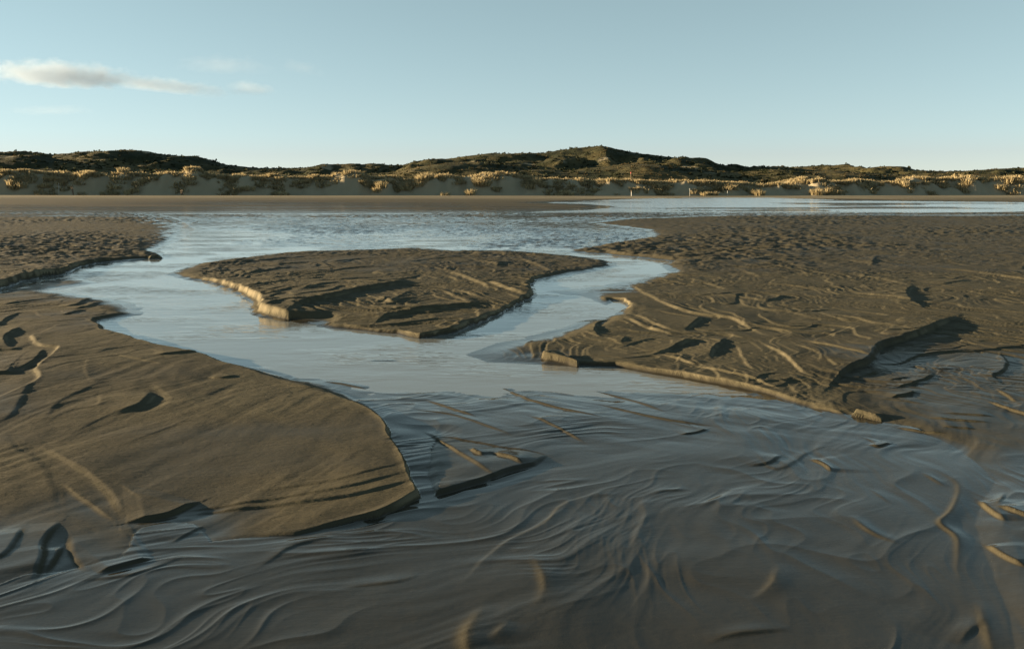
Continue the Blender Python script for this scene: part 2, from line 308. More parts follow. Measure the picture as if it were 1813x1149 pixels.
# ------------------------------------------------------------------ height of the sand flat at any point (metres)
def flat_height(x, y):
    shp = x.shape
    x = x.ravel().astype(np.float64); y = y.ravel().astype(np.float64)
    sc = np.clip(y / 8.0, 0.35, 3.0)
    rsp = 1.35 * np.where(y > 16.9, .42, np.where(y > 4.75, .52, 1.15)) * y * y / 2250
    # ragged outlines
    wx = x + (.030 * perlin(x * 3.1, y * 3.1, 1) + .006 * perlin(x * 13, y * 13, 2)) * sc
    wy = y + (.030 * perlin(x * 3.1, y * 3.1, 3) + .006 * perlin(x * 13, y * 13, 4)) * sc
    depth = -.010 + .075 * ss((y - 5.4) / 2.6)
    z = -depth - .01 * fbm(x * 1.3, y * 1.3, 2, 8)
    land = np.zeros(x.shape)
    face = np.zeros(x.shape)
    ownr = np.zeros(x.shape, int)
    for k, pol in enumerate((ISLAND, FAR_LEFT, LEFT_NEAR, WEDGE, RIGHT, FAR_BEACH, BLOCK, CLOD, NUB, BAR)):
        s, ew, hh = poly_field(wx, wy, pol)
        ew = np.maximum(ew, rsp)
        if k in (0, 2): hh = hh * .72
        if k == 5: hh = np.minimum(hh, .05 + np.maximum(s, 0) * .004)
        zz = np.where(s > 0, hh * ss(s / ew), -depth * ss(-s / (.15 + 2.0 * ew)) - .002)
        m = zz > z
        if k < 9 and k != 5: face = np.where(m & (s > 0), np.exp(-((s - .6 * ew) / (.55 * ew)) ** 2) * ss((hh - .025) / .03) * (ew < .14), face)
        z = np.where(m, zz, z)
        ownr = np.where(m & (s > 0), k + 1, ownr)
        land = np.maximum(land, ss(s / np.minimum(ew + .05, .6)))
    # half-drained rippled apron behind the island
    far = ss((y - 19) / 4) * (1 - ss((y - 55) / 3))
    pud = far * (ownr == 0)
    z = z * (1 - pud) + pud * (-.009 + .030 * ss((y - 27) / 9) + .022 * fbm(x * .18, y * .12, 3, 40))
    farwater = ss((y - 55) / 4) * (ownr == 0)
    z = z * (1 - farwater) + farwater * (-.012 + .08 * fbm(x * .03, y * .07, 3, 44))
    # ripple texture of the far flats
    ra = ss((y - 12) / 9) * (1 - .75 * ss((y - 45) / 40)) * np.where(ownr == 6, .35, 1) * np.where(ownr == 1, .45, 1)
    ra = ra * (.35 + 1.0 * ss((fbm(x * .16, y * .09, 2, 46) + .35) / .6))
    q1 = fbm(x * 2.9 + .8 * perlin(x * .8, y * .8, 50), y * 2.6, 3, 51)
    q2 = 1 - 2 * np.abs(perlin(x * 2.2, y * 2.0 + .5 * q1, 60))
    rip = .038 * q1 + .018 * q2
    rip = rip + .02 * (ownr == 5)
    z = z + rip * ra * np.clip(land + pud * .9 + farwater * .35, 0, 1)
    # small terrace scarps that curve over the drained sand
    tw = land * (1 - .8 * ss((y - 26) / 10)) * np.where((ownr == 5) | (ownr == 1) | (ownr == 2), np.where(ownr == 1, 1.5, 1.1), np.where(ownr == 3, .26 + .4 * ss((y - 8.2) / 1.5), .2)) * ss((y - 5.2) / 2.0)
    ux = x + .8 * fbm(x * .5, y * .5, 2, 70)
    uy = y + .8 * fbm(x * .5, y * .5, 2, 76)
    for (k1, sx, sy, trend, amp, sdn) in ((2.6, .30, .40, .9, .010, 80), (3.2, .6, .7, 1.5, .010, 90), (3.0, .8, 1.1, 2.8, .0090, 95), (3.0, 1.2, 1.6, 5.0, .0062, 97), (2.5, 2.0, 2.4, 9.0, .0036, 98)):
        n = fbm(ux * sx, uy * sy, 2, sdn) * k1 + trend * np.where(ownr == 1, .85 * np.sqrt((ux + 2.4 + .12 * (uy - 12)) ** 2 + .15) + .4 * uy, np.where(ownr == 5, .9 * ux + .38 * uy, -.5 * ux + .7 * uy))
        t = n - np.floor(n)
        wdt = .06
        saw = ss((t - (1 - wdt)) / wdt) - t
        msk = ss((fbm(x * .5, y * .5, 2, sdn + 7) + .12) / .25)
        z = z + amp * (saw + .5) * tw * msk
    # flow lines drawn over the near lobe
    cx = x * .95 - y * .30 + .25 * perlin(x * .8, y * .8, 150)
    al = x * .30 + y * .95
    st_ = fbm(cx * 3.2, al * .55, 3, 151)
    st_ = st_ - .6 * np.abs(st_)
    z = z + (ownr == 3) * land * .0075 * st_ * (.3 + ss((fbm(x * .6, y * .6, 2, 153) + .3) / .6))
    # gentle swells
    z = z + land * (.008 * fbm(x * .9, y * .9, 3, 100) + .003 * perlin(x * 4 + 2 * perlin(x, y, 3), y * 4, 101)) * (1 - .7 * (ownr == 6))
    # flow-streaked floor of the near wash
    nr = (1 - ss((y - 5.8) / 1.6)) * (1 - np.where(ownr == 3, land, 0)) * (1 - .6 * np.where(ownr == 4, land, 0))
    ang = .42 + 1.0 * ss((x - .2) / 1.6) + .35 * perlin(x * .7, y * .7, 110)
    a0 = .6 + .5 * ss((x - .3) / 1.5)
    fx = x * math.cos(.45) + y * math.sin(.45)
    fy = -x * math.sin(.45) + y * math.cos(.45)
    gx = x * math.cos(1.15) + y * math.sin(1.15)
    gy = -x * math.sin(1.15) + y * math.cos(1.15)
    mixr = ss((x + .1 - (y - 3.5) * .35) / .9)
    wv = .35 * fbm(x * 1.1, y * 1.1, 2, 112)
    f1 = fbm(fx * .8, (fy + wv) * 2.6, 3, 113, .38)
    f2 = fbm(gx * .8, (gy + wv) * 2.6, 3, 117, .38)
    fl = f1 * (1 - mixr) + f2 * mixr
    fl = fl - .35 * np.abs(fl)
    fm = .25 + .9 * ss((fbm(x * .9, y * .9, 2, 126) + .25) / .6)
    f3 = fbm(fx * 1.6, (fy + wv) * 12, 2, 127) * (1 - mixr) + fbm(gx * 1.6, (gy + wv) * 12, 2, 128) * mixr
    def rill(al_, ac_, fa, fc, sd_):
        n_ = perlin(al_ * fa + .4 * perlin(x * 1.7, y * 1.7, sd_ + 3), (ac_ + wv) * fc, sd_)
        return np.clip(1 - np.abs(n_) * 3.2, 0, 1) ** 2
    r1 = rill(fx, fy, .7, 2.2, 160) * (1 - mixr) + rill(gx, gy, .7, 2.2, 161) * mixr
    r2 = rill(fx, fy, 1.5, 5.5, 164) * (1 - mixr) + rill(gx, gy, 1.5, 5.5, 165) * mixr
    r3 = rill(fx, fy, 2.6, 11.0, 171) * (1 - mixr) + rill(gx, gy, 2.6, 11.0, 172) * mixr
    rm1 = ss((fbm(x * .8, y * .8, 2, 168) + .28) / .45)
    rm2 = ss((fbm(x * 1.1, y * 1.1, 2, 169) + .22) / .45)
    z = z + nr * (.0042 * r1 * rm1 + .0034 * r2 * rm2 + .0016 * r3 * rm1 * (.3 + rm2) + .0025 * f3 * fm)
    z = z + nr * (.012 * fl * fm + .006)
    mid = ss((y - 4.6) / .8) * (1 - ss((y - 7.0) / .8)) * (ownr == 0)
    hx = x * math.cos(-.5) + y * math.sin(-.5)
    hy = x * math.sin(.5) + y * math.cos(.5)
    z = z + mid * (.008 * fbm(hx * .8, hy * 3.0 + wv, 3, 121) + .003)
    # traced scarps
    jx = x + .010 * perlin(x * 6, y * 6, 130) * sc
    jy = y + .010 * perlin(x * 6, y * 6, 131) * sc
    dry_lit = np.zeros(x.shape)  # scarp and ridge edges dried and paled: sunlit gold put into the colour
    for (h, lb, ew, pts) in SCARPS:
        P = curve([gnd(p) for p in pts])
        mg = lb * 3.5 + .1
        idx = np.nonzero((x > P[:, 0].min() - mg) & (x < P[:, 0].max() + mg) & (y > P[:, 1].min() - mg) & (y < P[:, 1].max() + mg))[0]
        if len(idx) == 0: continue
        s, arc, over, L = line_field(jx[idx], jy[idx], P)
        end = np.clip(np.minimum(arc, L - arc) / (.22 * L) + .1, 0, 1) * np.exp(-(np.maximum(over, 0) / (.25 * lb + .02)) ** 2)
        ew = np.maximum(ew * .45, rsp[idx])
        prof = np.where(s > 0, ss(s / ew) * np.exp(-np.maximum(s, 0) / lb), -.14 * ss(-s / ew) * np.exp(-np.maximum(-s, 0) / (lb * .5)))
        fade = np.where(over > 0, np.exp(-(s / lb) ** 2), 1)
        z[idx] += .62 * h * prof * end * fade
        dry_lit[idx] = np.maximum(dry_lit[idx], .7 * np.exp(-((s - .004) / .011) ** 2) * end * (over <= 0) * np.clip(h / .02, 0, 1))
    for (h, hw, pts) in RIDGES:
        P = curve([gnd(p) for p in pts])
        hw = hw * 1.25
        mg = hw * 5
        idx = np.nonzero((x > P[:, 0].min() - mg) & (x < P[:, 0].max() + mg) & (y > P[:, 1].min() - mg) & (y < P[:, 1].max() + mg))[0]
        if len(idx) == 0: continue
        s, arc, over, L = line_field(jx[idx], jy[idx], P)
        end = ss(np.minimum(arc, L - arc) / (.5 * L)) ** .7
        sharp = np.where(s > 0, np.exp(-(s / (hw * 1.6)) ** 2), np.exp(-(s / (hw * .55)) ** 2))
        z[idx] += .38 * h * sharp * end
        dry_lit[idx] = np.maximum(dry_lit[idx], .55 * np.exp(-((s + .3 * hw) / (.6 * hw)) ** 2) * end * np.clip(h / .03, 0, 1))
    # how much water stands in the sand: film on low ground, soaked reaches by the wash
    nz = fbm(x * .8, y * .8, 3, 140)
    wet = 1 - ss((z - .012 - .012 * nz) / .02)
    wr = ss((x - 2.1 - .12 * (y - 5) + .5 * nz) / .7) * (1 - ss((y - 7.4 - .8 * nz) / .9)) * ss((y - 1) / 1)      # right shore of the wash
    wet = np.maximum(wet, .66 * wr)
    wet = np.maximum(wet, np.where(ownr == 5, .95 * (1 - ss((y - 4.5 - .5 * nz) / .8)), 0))
    wash = (1 - ss((y - 6.3) / .8)) * (ownr == 0)
    wet = np.where(ownr == 4, np.minimum(wet, .84), wet)
    wet = np.maximum(wet, .95 * wash)
    wet = np.where((ownr == 3) | (ownr > 6), np.minimum(wet, 1 - ss((z - .0) / .032)), wet)
    wet = np.maximum(wet, np.where(ownr == 4, .76 + .25 * nz, 0))
    wet = np.maximum(wet, np.where(ownr == 3, np.clip(.18 + .9 * fbm(x * .45, y * .6, 3, 146), 0, .5), 0))
    wet = np.maximum(wet, np.where((ownr == 0) & (y > 16) & (y < 58), .86 + .2 * nz, 0))
    wet = np.maximum(wet, np.where(ownr == 3, .92 * (1 - ss((y - 3.45 - .4 * nz) / .8)), 0))
    lit_rim = np.clip(np.maximum(face * ss((z - .012) / .015), .75 * dry_lit), 0, 1)  # bank faces and edges where a golden sunlit highlight is painted as paler sand
    wet = wet * (1 - .8 * np.maximum(dry_lit, face * ss((z - .012) / .015)))
    band = fbm(x * .02, y * .22, 3, 145)
    wet = np.where(y > 46, np.maximum(np.minimum(wet, 1 - ss((z - .01) / .05)), np.clip(.6 * (1 - ss((y - 55) / 60)) + 1.6 * band, 0, .7)), wet)
    wet = np.where((y > 15) & (y <= 46), np.maximum(wet, .25 + .3 * nz), wet)
    loose_lit = ss((y - 95) / 90) * (ownr == 6) * (.75 + band)
    loose_lit = np.maximum(loose_lit, .55 * lit_rim * ss((fbm(x * 4, y * 4, 3, 147) + .3) / .5) * (y < 30) * np.where(ownr == 0, .25, 1))  # painted sunlight on the faces joins the loose beach sand
    return z.reshape(shp), (np.clip(wet, 0, 1) * (1 - ss((y - 110) / 60)) - np.clip(loose_lit, 0, 1)).reshape(shp)

# ------------------------------------------------------------------ material helpers
class NT:
    def __init__(s, name):
        s.m = bpy.data.materials.new(name)
        s.m.use_nodes = True
        s.t = s.m.node_tree
        s.t.nodes.clear()
        s.out = s.t.nodes.new('ShaderNodeOutputMaterial')

    def n(s, typ, **kw):
        nd = s.t.nodes.new(typ)
        for k, v in kw.items():
            if k.startswith('i_'):
                nd.inputs[k[2:].replace('_', ' ')].default_value = v
            else:
                setattr(nd, k, v)
        return nd

    def l(s, a_, b_):
        s.t.links.new(a_, b_)

    def noise(s, vec, scale, detail=3, rough=.55, dist=0.0):
        nd = s.n('ShaderNodeTexNoise')
        nd.inputs['Scale'].default_value = scale
        nd.inputs['Detail'].default_value = detail
        nd.inputs['Roughness'].default_value = rough
        nd.inputs['Distortion'].default_value = dist
        if vec is not None: s.l(vec, nd.inputs['Vector'])
        return nd.outputs['Fac']

    def ramp(s, fac, stops):
        nd = s.n('ShaderNodeValToRGB')
        el = nd.color_ramp.elements
        while len(el) < len(stops): el.new(.5)
        for e_, (p, c) in zip(el, stops):
            e_.position = p
            e_.color = (*c, 1) if len(c) == 3 else c
        s.l(fac, nd.inputs['Fac'])
        return nd.outputs['Color']

    def mix(s, fac, a_, b_, typ='MIX'):
        nd = s.n('ShaderNodeMix', data_type='RGBA', blend_type=typ)
        for sock, v in ((nd.inputs[0], fac), (nd.inputs[6], a_), (nd.inputs[7], b_)):
            if isinstance(v, (int, float)): sock.default_value = v
            elif isinstance(v, tuple): sock.default_value = (*v, 1)
            else: s.l(v, sock)
        return nd.outputs[2]

    def math(s, op, a_, b_=0.0, clamp=False):
        nd = s.n('ShaderNodeMath', operation=op, use_clamp=clamp)
        for sock, v in ((nd.inputs[0], a_), (nd.inputs[1], b_)):
            if isinstance(v, (int, float)): sock.default_value = v
            else: s.l(v, sock)
        return nd.outputs[0]

    def mapv(s, sc):
        g = s.n('ShaderNodeNewGeometry')
        mp = s.n('ShaderNodeMapping')
        mp.inputs['Scale'].default_value = sc
        s.l(g.outputs['Position'], mp.inputs['Vector'])
        return mp.outputs['Vector']


def sand_material(name='beach_sand', use_wet=True, dry=(.063, .057, .037), wetc=(.0175, .0160, .0118)):
    k = NT(name)
    v = k.mapv((1, 1, 1))
    big = k.noise(v, 1.1, 4)
    mid_ = k.noise(v, 14, 4, .6)
    fine = k.noise(v, 260, 3, .7)
    c = k.mix(k.math('MULTIPLY', big, .7), tuple(q * 1.1 for q in dry), tuple(q * .80 for q in (dry[0] * .95, dry[1], dry[2] * 1.05)))
    c = k.mix(k.ramp(mid_, [(.35, (0, 0, 0)), (.7, (.5, .5, .5))]), c, tuple(q * .7 for q in dry))
    c = k.mix(k.ramp(fine, [(.45, (0, 0, 0)), (.75, (.55, .55, .55))]), c, tuple(q * .5 for q in dry))
    p = k.n('ShaderNodeBsdfPrincipled')
    if use_wet:
        at = k.n('ShaderNodeAttribute', attribute_name='wet')
        wv = k.math('ADD', at.outputs['Fac'], k.math('MULTIPLY', k.math('SUBTRACT', big, .5), .25), True)
        dr = k.math('MULTIPLY', at.outputs['Fac'], -1.0, True)
        c = k.mix(dr, c, k.mix(big, (.23, .20, .135), (.17, .147, .10)))  # negative wet: loose dry sand, and sunlit faces painted paler
        c = k.mix(k.math('POWER', wv, .7), c, k.mix(mid_, wetc, tuple(q * 1.5 for q in wetc)))
        gv = k.math('POWER', wv, 3.0)
        k.l(k.math('SUBTRACT', .9, k.math('MULTIPLY', gv, .65)), p.inputs['Roughness'])
        k.l(k.math('MULTIPLY', gv, .9), p.inputs['Coat Weight'])
        p.inputs['Coat Roughness'].default_value = .085
        p.inputs['Coat IOR'].default_value = 1.33
    else:
        p.inputs['Roughness'].default_value = .9
    if use_wet: k.l(k.math('MULTIPLY', k.math('SUBTRACT', 1.0, gv), .08), p.inputs['Specular IOR Level'])
    k.l(c, p.inputs['Base Color'])
    # grain and small drag marks
    st = k.noise(k.mapv((9, 34, 30)), 1.0, 4, .6, .4)
    h = k.math('ADD', k.math('MULTIPLY', fine, .0012), k.math('MULTIPLY', st, .008))
    h = k.math('ADD', h, k.math('MULTIPLY', mid_, .006))
    if use_wet:
        h = k.math('MULTIPLY', h, k.math('SUBTRACT', 1.0, k.math('MULTIPLY', at.outputs['Fac'], .72)))
    b = k.n('ShaderNodeBump')
    b.inputs['Strength'].default_value = .85
    b.inputs['Distance'].default_value = 1.0
    k.l(h, b.inputs['Height'])
    k.l(b.outputs['Normal'], p.inputs['Normal'])
    k.l(p.outputs[0], k.out.inputs['Surface'])
    return k.m


def water_material():
    k = NT('stream_water')
    v1 = k.mapv((1.4, 6, 1))
    v2 = k.mapv((10, 26, 1))
    h = k.math('ADD', k.math('MULTIPLY', k.noise(v1, 1.0, 3, .55, .6), .0025), k.math('MULTIPLY', k.noise(v2, 1.0, 2, .5, .3), .0003))
    # ripple patches, and wind ripples on the open far pool
    sep = k.n('ShaderNodeSeparateXYZ')
    k.l(k.mapv((1, 1, 1)), sep.inputs[0])
    patch = k.ramp(k.noise(k.mapv((.5, .9, 1)), 1.0, 3), [(.45, (0, 0, 0)), (.7, (1, 1, 1))])
    far_ = k.math('MULTIPLY', k.math('SUBTRACT', sep.outputs['Y'], 40.0), .04, True)
    h = k.math('ADD', h, k.math('MULTIPLY', k.math('MULTIPLY', patch, k.noise(k.mapv((4, 13, 1)), 1.0, 2, .5, .5)), .013))
    h = k.math('ADD', h, k.math('MULTIPLY', k.math('MULTIPLY', far_, k.noise(k.mapv((.5, 1.4, 1)), 1.0, 3, .6)), .05))
    b = k.n('ShaderNodeBump')
    b.inputs['Strength'].default_value = 1.0
    b.inputs['Distance'].default_value = 1.0
    k.l(h, b.inputs['Height'])
    fr = k.n('ShaderNodeFresnel')
    fr.inputs['IOR'].default_value = 1.40
    k.l(b.outputs['Normal'], fr.inputs['Normal'])
    tr = k.n('ShaderNodeBsdfTransparent')
    tr.inputs['Color'].default_value = (.80, .82, .80, 1)
    gl = k.n('ShaderNodeBsdfGlossy')
    k.l(k.math('ADD', .05, k.math('MULTIPLY', far_, .10)), gl.inputs['Roughness'])
    gl.inputs['Color'].default_value = (1, 1, 1, 1)
    k.l(b.outputs['Normal'], gl.inputs['Normal'])
    mx = k.n('ShaderNodeMixShader')
    df = k.n('ShaderNodeBsdfDiffuse')
    df.inputs['Color'].default_value = (.32, .345, .34, 1)
    mu = k.n('ShaderNodeMixShader')
    mu.inputs[0].default_value = .4
    k.l(tr.outputs[0], mu.inputs[1])
    k.l(df.outputs[0], mu.inputs[2])
    k.l(fr.outputs[0], mx.inputs[0])
    k.l(mu.outputs[0], mx.inputs[1])
    k.l(gl.outputs[0], mx.inputs[2])
    k.l(mx.outputs[0], k.out.inputs['Surface'])
    return k.m


def grid_mesh(name, X, Y, Z, mat, attrs={}):
    nr, nc = X.shape
    me = bpy.data.meshes.new(name)
    co = np.stack([X, Y, Z], -1).reshape(-1, 3).astype(np.float32)
    i = np.arange(nr * nc).reshape(nr, nc)
    f = np.stack([i[:-1, :-1], i[:-1, 1:], i[1:, 1:], i[1:, :-1]], -1).reshape(-1, 4).astype(np.int32)
    me.vertices.add(len(co)); me.vertices.foreach_set('co', co.ravel())
    me.loops.add(f.size); me.loops.foreach_set('vertex_index', f.ravel())
    me.polygons.add(len(f))
    me.polygons.foreach_set('loop_start', np.arange(0, f.size, 4, dtype=np.int32))
    me.polygons.foreach_set('use_smooth', np.ones(len(f), bool))
    me.update(calc_edges=True)
    for an, av in attrs.items():
        at = me.attributes.new(an, 'FLOAT', 'POINT')
        at.data.foreach_set('value', av.ravel().astype(np.float32))
    me.materials.append(mat)
    o = bpy.data.objects.new(name, me)
    C.objects.link(o)
    return o


def tri_mesh(name, co, faces, mat, smooth=False):
    """faces: (n, 3) or (n, 4) index array"""
    co = np.asarray(co, np.float32); f = np.asarray(faces, np.int32)
    me = bpy.data.meshes.new(name)
    me.vertices.add(len(co)); me.vertices.foreach_set('co', co.ravel())
    me.loops.add(f.size); me.loops.foreach_set('vertex_index', f.ravel())
    me.polygons.add(len(f))
    me.polygons.foreach_set('loop_start', np.arange(0, f.size, f.shape[1], dtype=np.int32))
    if smooth: me.polygons.foreach_set('use_smooth', np.ones(len(f), bool))
    me.update(calc_edges=True)
    me.materials.append(mat)
    return me

M_SAND = sand_material()
M_WATER = water_material()

# ------------------------------------------------------------------ ground: finely meshed where it is near, coarser with distance
rows = np.concatenate([np.linspace(1900, 1160, 70), np.arange(1158, 810, -1.3), np.arange(810, 470, -.52), np.arange(470, 344.5, -.42), np.array([343.5, 342.5, 341.5, 340.5, 339.5, 338.6, 338])])
Yr = FPX * CAM_H / (rows - HOR)
u_in = np.linspace(-.64, .64, 860)
u_out = .64 + np.linspace(0, 1, 60)[1:] ** 1.5 * .55
uc = np.concatenate([-u_out[::-1], u_in, u_out])
GX = uc[None, :] * (Yr[:, None] + .35)
GY = np.repeat(Yr[:, None], len(uc), 1)
GZ, GW = flat_height(GX, GY)
ground = grid_mesh('sand_flat', GX, GY, GZ, M_SAND, {'wet': GW})
tag(ground, kind='structure')
far_me = tri_mesh('beach_beyond', [(-9000, -3000, -.3), (9000, -3000, -.3), (9000, 14000, -.3), (-9000, 14000, -.3)], [(0, 1, 2, 3)], M_SAND)
far_g = bpy.data.objects.new('beach_beyond', far_me); C.objects.link(far_g); tag(far_g, kind='structure')

# water lying in the channel and the pools
wr_ = np.concatenate([np.linspace(1.3, 12, 40), np.geomspace(12.5, 230, 40)])
WX = np.linspace(-1.15, 1.15, 40)[None, :] * (wr_[:, None] + .4)
WY = np.repeat(wr_[:, None], 40, 1)
stream = grid_mesh('stream', WX, WY, np.zeros_like(WX), M_WATER)
tag(stream, kind='structure')

# ------------------------------------------------------------------ dunes
def prof(tab, Y0):
    P = np.array(tab, float)
    return (P[:, 0] - 906.5) * Y0 / FPX, CAM_H + (HOR - P[:, 1]) * Y0 / FPX

FORE = [(-700, 306), (0, 309), (100, 308), (200, 314), (300, 312), (420, 311), (500, 318), (600, 314), (630, 309), (660, 314), (730, 320), (800, 315), (860, 313), (920, 316), (1000, 320), (1100, 322), (1150, 324), (1200, 323),
        (1260, 322), (1300, 327), (1350, 331), (1400, 325), (1450, 321), (1520, 324), (1570, 325), (1620, 321), (1680, 315), (1740, 321), (1800, 319), (1900, 320), (2500, 318)]
BACK = [(-700, 280), (-200, 272), (0, 269), (40, 268), (90, 273), (130, 279), (180, 271), (230, 265), (260, 268), (300, 277), (345, 279), (390, 291), (440, 298), (480, 298), (540, 300), (600, 295), (640, 292), (690, 294), (720, 296), (740, 288),
        (790, 284), (830, 278), (870, 273), (920, 273), (960, 275), (985, 269), (1010, 265), (1060, 261), (1090, 268), (1130, 274), (1200, 281), (1240, 289), (1290, 294), (1340, 296), (1400, 297), (1480, 294), (1510, 300), (1560, 298),
        (1600, 303), (1680, 305), (1740, 300), (1780, 303), (1813, 309), (1950, 305), (2500, 300)]
MIDR = [(-700, 290), (-100, 285), (0, 276), (60, 276), (120, 286), (200, 297), (300, 303), (420, 309), (600, 312), (690, 306), (740, 297), (790, 290), (850, 287), (920, 297), (1000, 303), (1060, 296), (1100, 291), (1160, 292), (1240, 301),
        (1300, 306), (1370, 301), (1430, 305), (1480, 301), (1540, 306), (1640, 311), (1740, 308), (1813, 314), (2500, 315)]
FX_, FZ_ = prof(FORE, 208); BX_, BZ_ = prof(BACK, 365); MX_, MZ_ = prof(MIDR, 300)


# lone tussocks on the bare lower sand of the foredune: (px, distance, size)
LONE = [(22, 200, 2.0), (40, 199, 1.6), (12, 203, 1.7), (72, 197, 1.5), (50, 206, 1.3), (88, 205, 1.0), (188, 197, 1.6), (203, 197, 1.4), (196, 198, 1.2), (228, 197, 1.5), (238, 198, 1.5), (150, 203, 1.6), (158, 204, 1.5), (172, 204, 1.2),
        (276, 202, .8), (324, 193.5, .9), (334, 205, 1.4), (345, 206, 1.3), (420, 198, 1.7), (432, 199, 1.5), (442, 199, 1.6), (415, 197, 1.3), (500, 197, 1.7), (497, 199, 1.4), (580, 203, 1.0), (676, 200, 1.8), (668, 199, 1.5), (722, 202, 1.9), (715, 203, 1.5),
        (748, 203, 2.3), (756, 204, 2.0), (742, 202, 1.8), (788, 196, 1.6), (834, 197, 1.7), (828, 198, 1.4), (850, 200, 2.3), (858, 200, 2.0), (845, 201, 1.8), (938, 203, 1.5), (950, 203, 1.6), (960, 202, 1.3), (990, 198, 1.2), (1000, 200, 1.7), (1010, 199, 1.3),
        (1062, 204, 1.3), (1150, 204, 1.6), (1160, 203, 1.5), (1248, 196.5, 1.3), (1264, 197, 1.5), (1252, 196.5, 1.1), (1340, 198, 1.8), (1345, 196, 1.6), (1336, 200, 1.6), (1445, 197, 1.7), (1451, 196, 1.5), (1440, 199, 1.5), (1380, 204, 1.2),
        (1600, 203, 1.7), (1640, 205, 1.5), (1700, 203, 1.6), (1770, 201, 1.6), (1788, 203, 1.8), (1805, 202, 1.6), (1560, 204, 1.4)]


def dune_height(x, y):
    foot = 200.3 + 2.5 * perlin(x * .03, y * 0, 200) + 1.5 * perlin(x * .11, y * 0, 201)
    crest = 208.5 + 3 * perlin(x * .035, x * 0, 203)
    zf = np.interp(x, FX_, FZ_)
    t = (y - foot) / (crest - foot)
    lump = 2.5 * fbm(x * .17, y * .09, 3, 205)
    f = np.where(t < 1, ss(t) ** .8, 1 - ss((y - crest) / 22) * .75)
    z1 = -.4 + (zf + .4) * np.where(t > 0, f, 0) + lump * 1.1 * ss(t * 2.5) * (1 - .5 * ss((t - .8) / .2)) + .55 * fbm(x * .4, y * .35, 2, 207) * ss(t * 2)
    for (px, Y, s) in LONE:
        my = 197.5 + (Y - 193) * .72
        mx = (px - 906.5) * my / FPX
        z1 = z1 + .28 * s * np.exp(-((x - mx) ** 2 + (y - my) ** 2) / (1.1 * s) ** 2)
    # low drift at the foot
    zb = np.interp(x, BX_, BZ_); zm = np.interp(x, MX_, MZ_)
    hum = fbm(x * .035, y * .035, 4, 210)
    hum2 = fbm(x * .1, y * .1, 3, 215)
    yb = 365 + 14 * perlin(x * .02, x * 0, 220)
    tb = (y - 262) / (yb - 262)
    z2 = zb * np.where(tb < 1, ss(tb) ** .9, 1 - .8 * ss((y - yb) / 90)) + (5.5 * hum + 1.2 * hum2) * ss(tb * 2) * (1 - .85 * np.exp(-((y - yb) / 18) ** 2))
    ym = 300 + 10 * perlin(x * .025, x * 0, 221)
    tm = (y - 244) / (ym - 244)
    z3 = zm * np.where(tm < 1, ss(tm), 1 - .9 * ss((y - ym) / 45)) + (1.6 * hum + .8 * hum2) * ss(tm * 2) * (1 - .7 * np.exp(-((y - ym) / 12) ** 2))
    return np.maximum(np.maximum(z1, z2), z3), z1


def dune_material():
    k = NT('dune_scrub_ground')
    v = k.mapv((1, 1, 1))
    n1 = k.noise(v, .045, 4, .6)
    n2 = k.noise(v, .35, 4, .65)
    green = k.mix(n2, (.008, .012, .007), (.026, .030, .013))
    gold = k.mix(n2, (.045, .040, .018), (.09, .075, .034))
    veg = k.mix(k.ramp(n1, [(.42, (0, 0, 0)), (.62, (1, 1, 1))]), green, gold)
    at = k.n('ShaderNodeAttribute', attribute_name='bare')
    c = k.mix(at.outputs['Fac'], veg, k.mix(n2, (.25, .22, .155), (.19, .168, .12)))
    p = k.n('ShaderNodeBsdfPrincipled')
    p.inputs['Roughness'].default_value = .95
    p.inputs['Specular IOR Level'].default_value = .1
    k.l(c, p.inputs['Base Color'])
    b = k.n('ShaderNodeBump')
    b.inputs['Strength'].default_value = .8
    b.inputs['Distance'].default_value = 1.0
    k.l(k.math('MULTIPLY', k.noise(v, 1.3, 4, .65), k.math('SUBTRACT', .6, k.math('MULTIPLY', at.outputs['Fac'], .5))), b.inputs['Height'])
    k.l(b.outputs['Normal'], p.inputs['Normal'])
    k.l(p.outputs[0], k.out.inputs['Surface'])
    return k.m

M_DUNE = dune_material()
yd = np.concatenate([np.linspace(183, 240, 90), np.linspace(241, 390, 110), np.linspace(394, 520, 20)])
ud = np.linspace(-.95, .95, 820)
DX = ud[None, :] * yd[:, None]
DY = np.repeat(yd[:, None], len(ud), 1)
DZ, DZ1 = dune_height(DX, DY)
bare = ss((228 - DY) / 10) * 1.0
hill_bare = ss((fbm(DX * .05, DY * .05, 3, 230) - .42) / .06) * .7
bare = np.maximum(bare, hill_bare)
dunes = grid_mesh('dune_hills', DX, DY, DZ, M_DUNE, {'bare': bare})
tag(dunes, kind='structure')


def on_dune(x, y):
    return float(dune_height(np.array([x]), np.array([y]))[0][0])

# ------------------------------------------------------------------ marram grass and scrub
def grass_material(name, c0, c1):
    k = NT(name)
    n = k.noise(k.mapv((1, 1, 1)), .9, 3)
    oi = k.n('ShaderNodeObjectInfo')
    c = k.mix(n, c0, c1)
    p = k.n('ShaderNodeBsdfPrincipled')
    p.inputs['Roughness'].default_value = .8
    p.inputs['Specular IOR Level'].default_value = .15
    hsv = k.n('ShaderNodeHueSaturation')
    k.l(c, hsv.inputs['Color'])
    k.l(k.math('ADD', .8, k.math('MULTIPLY', oi.outputs['Random'], .4)), hsv.inputs['Value'])
    k.l(hsv.outputs[0], p.inputs['Base Color'])
    t = k.n('ShaderNodeBsdfTranslucent')
    k.l(hsv.outputs[0], t.inputs['Color'])
    m = k.n('ShaderNodeMixShader')
    m.inputs[0].default_value = .4
    k.l(p.outputs[0], m.inputs[1]); k.l(t.outputs[0], m.inputs[2])
    k.l(m.outputs[0], k.out.inputs['Surface'])
    return k.m

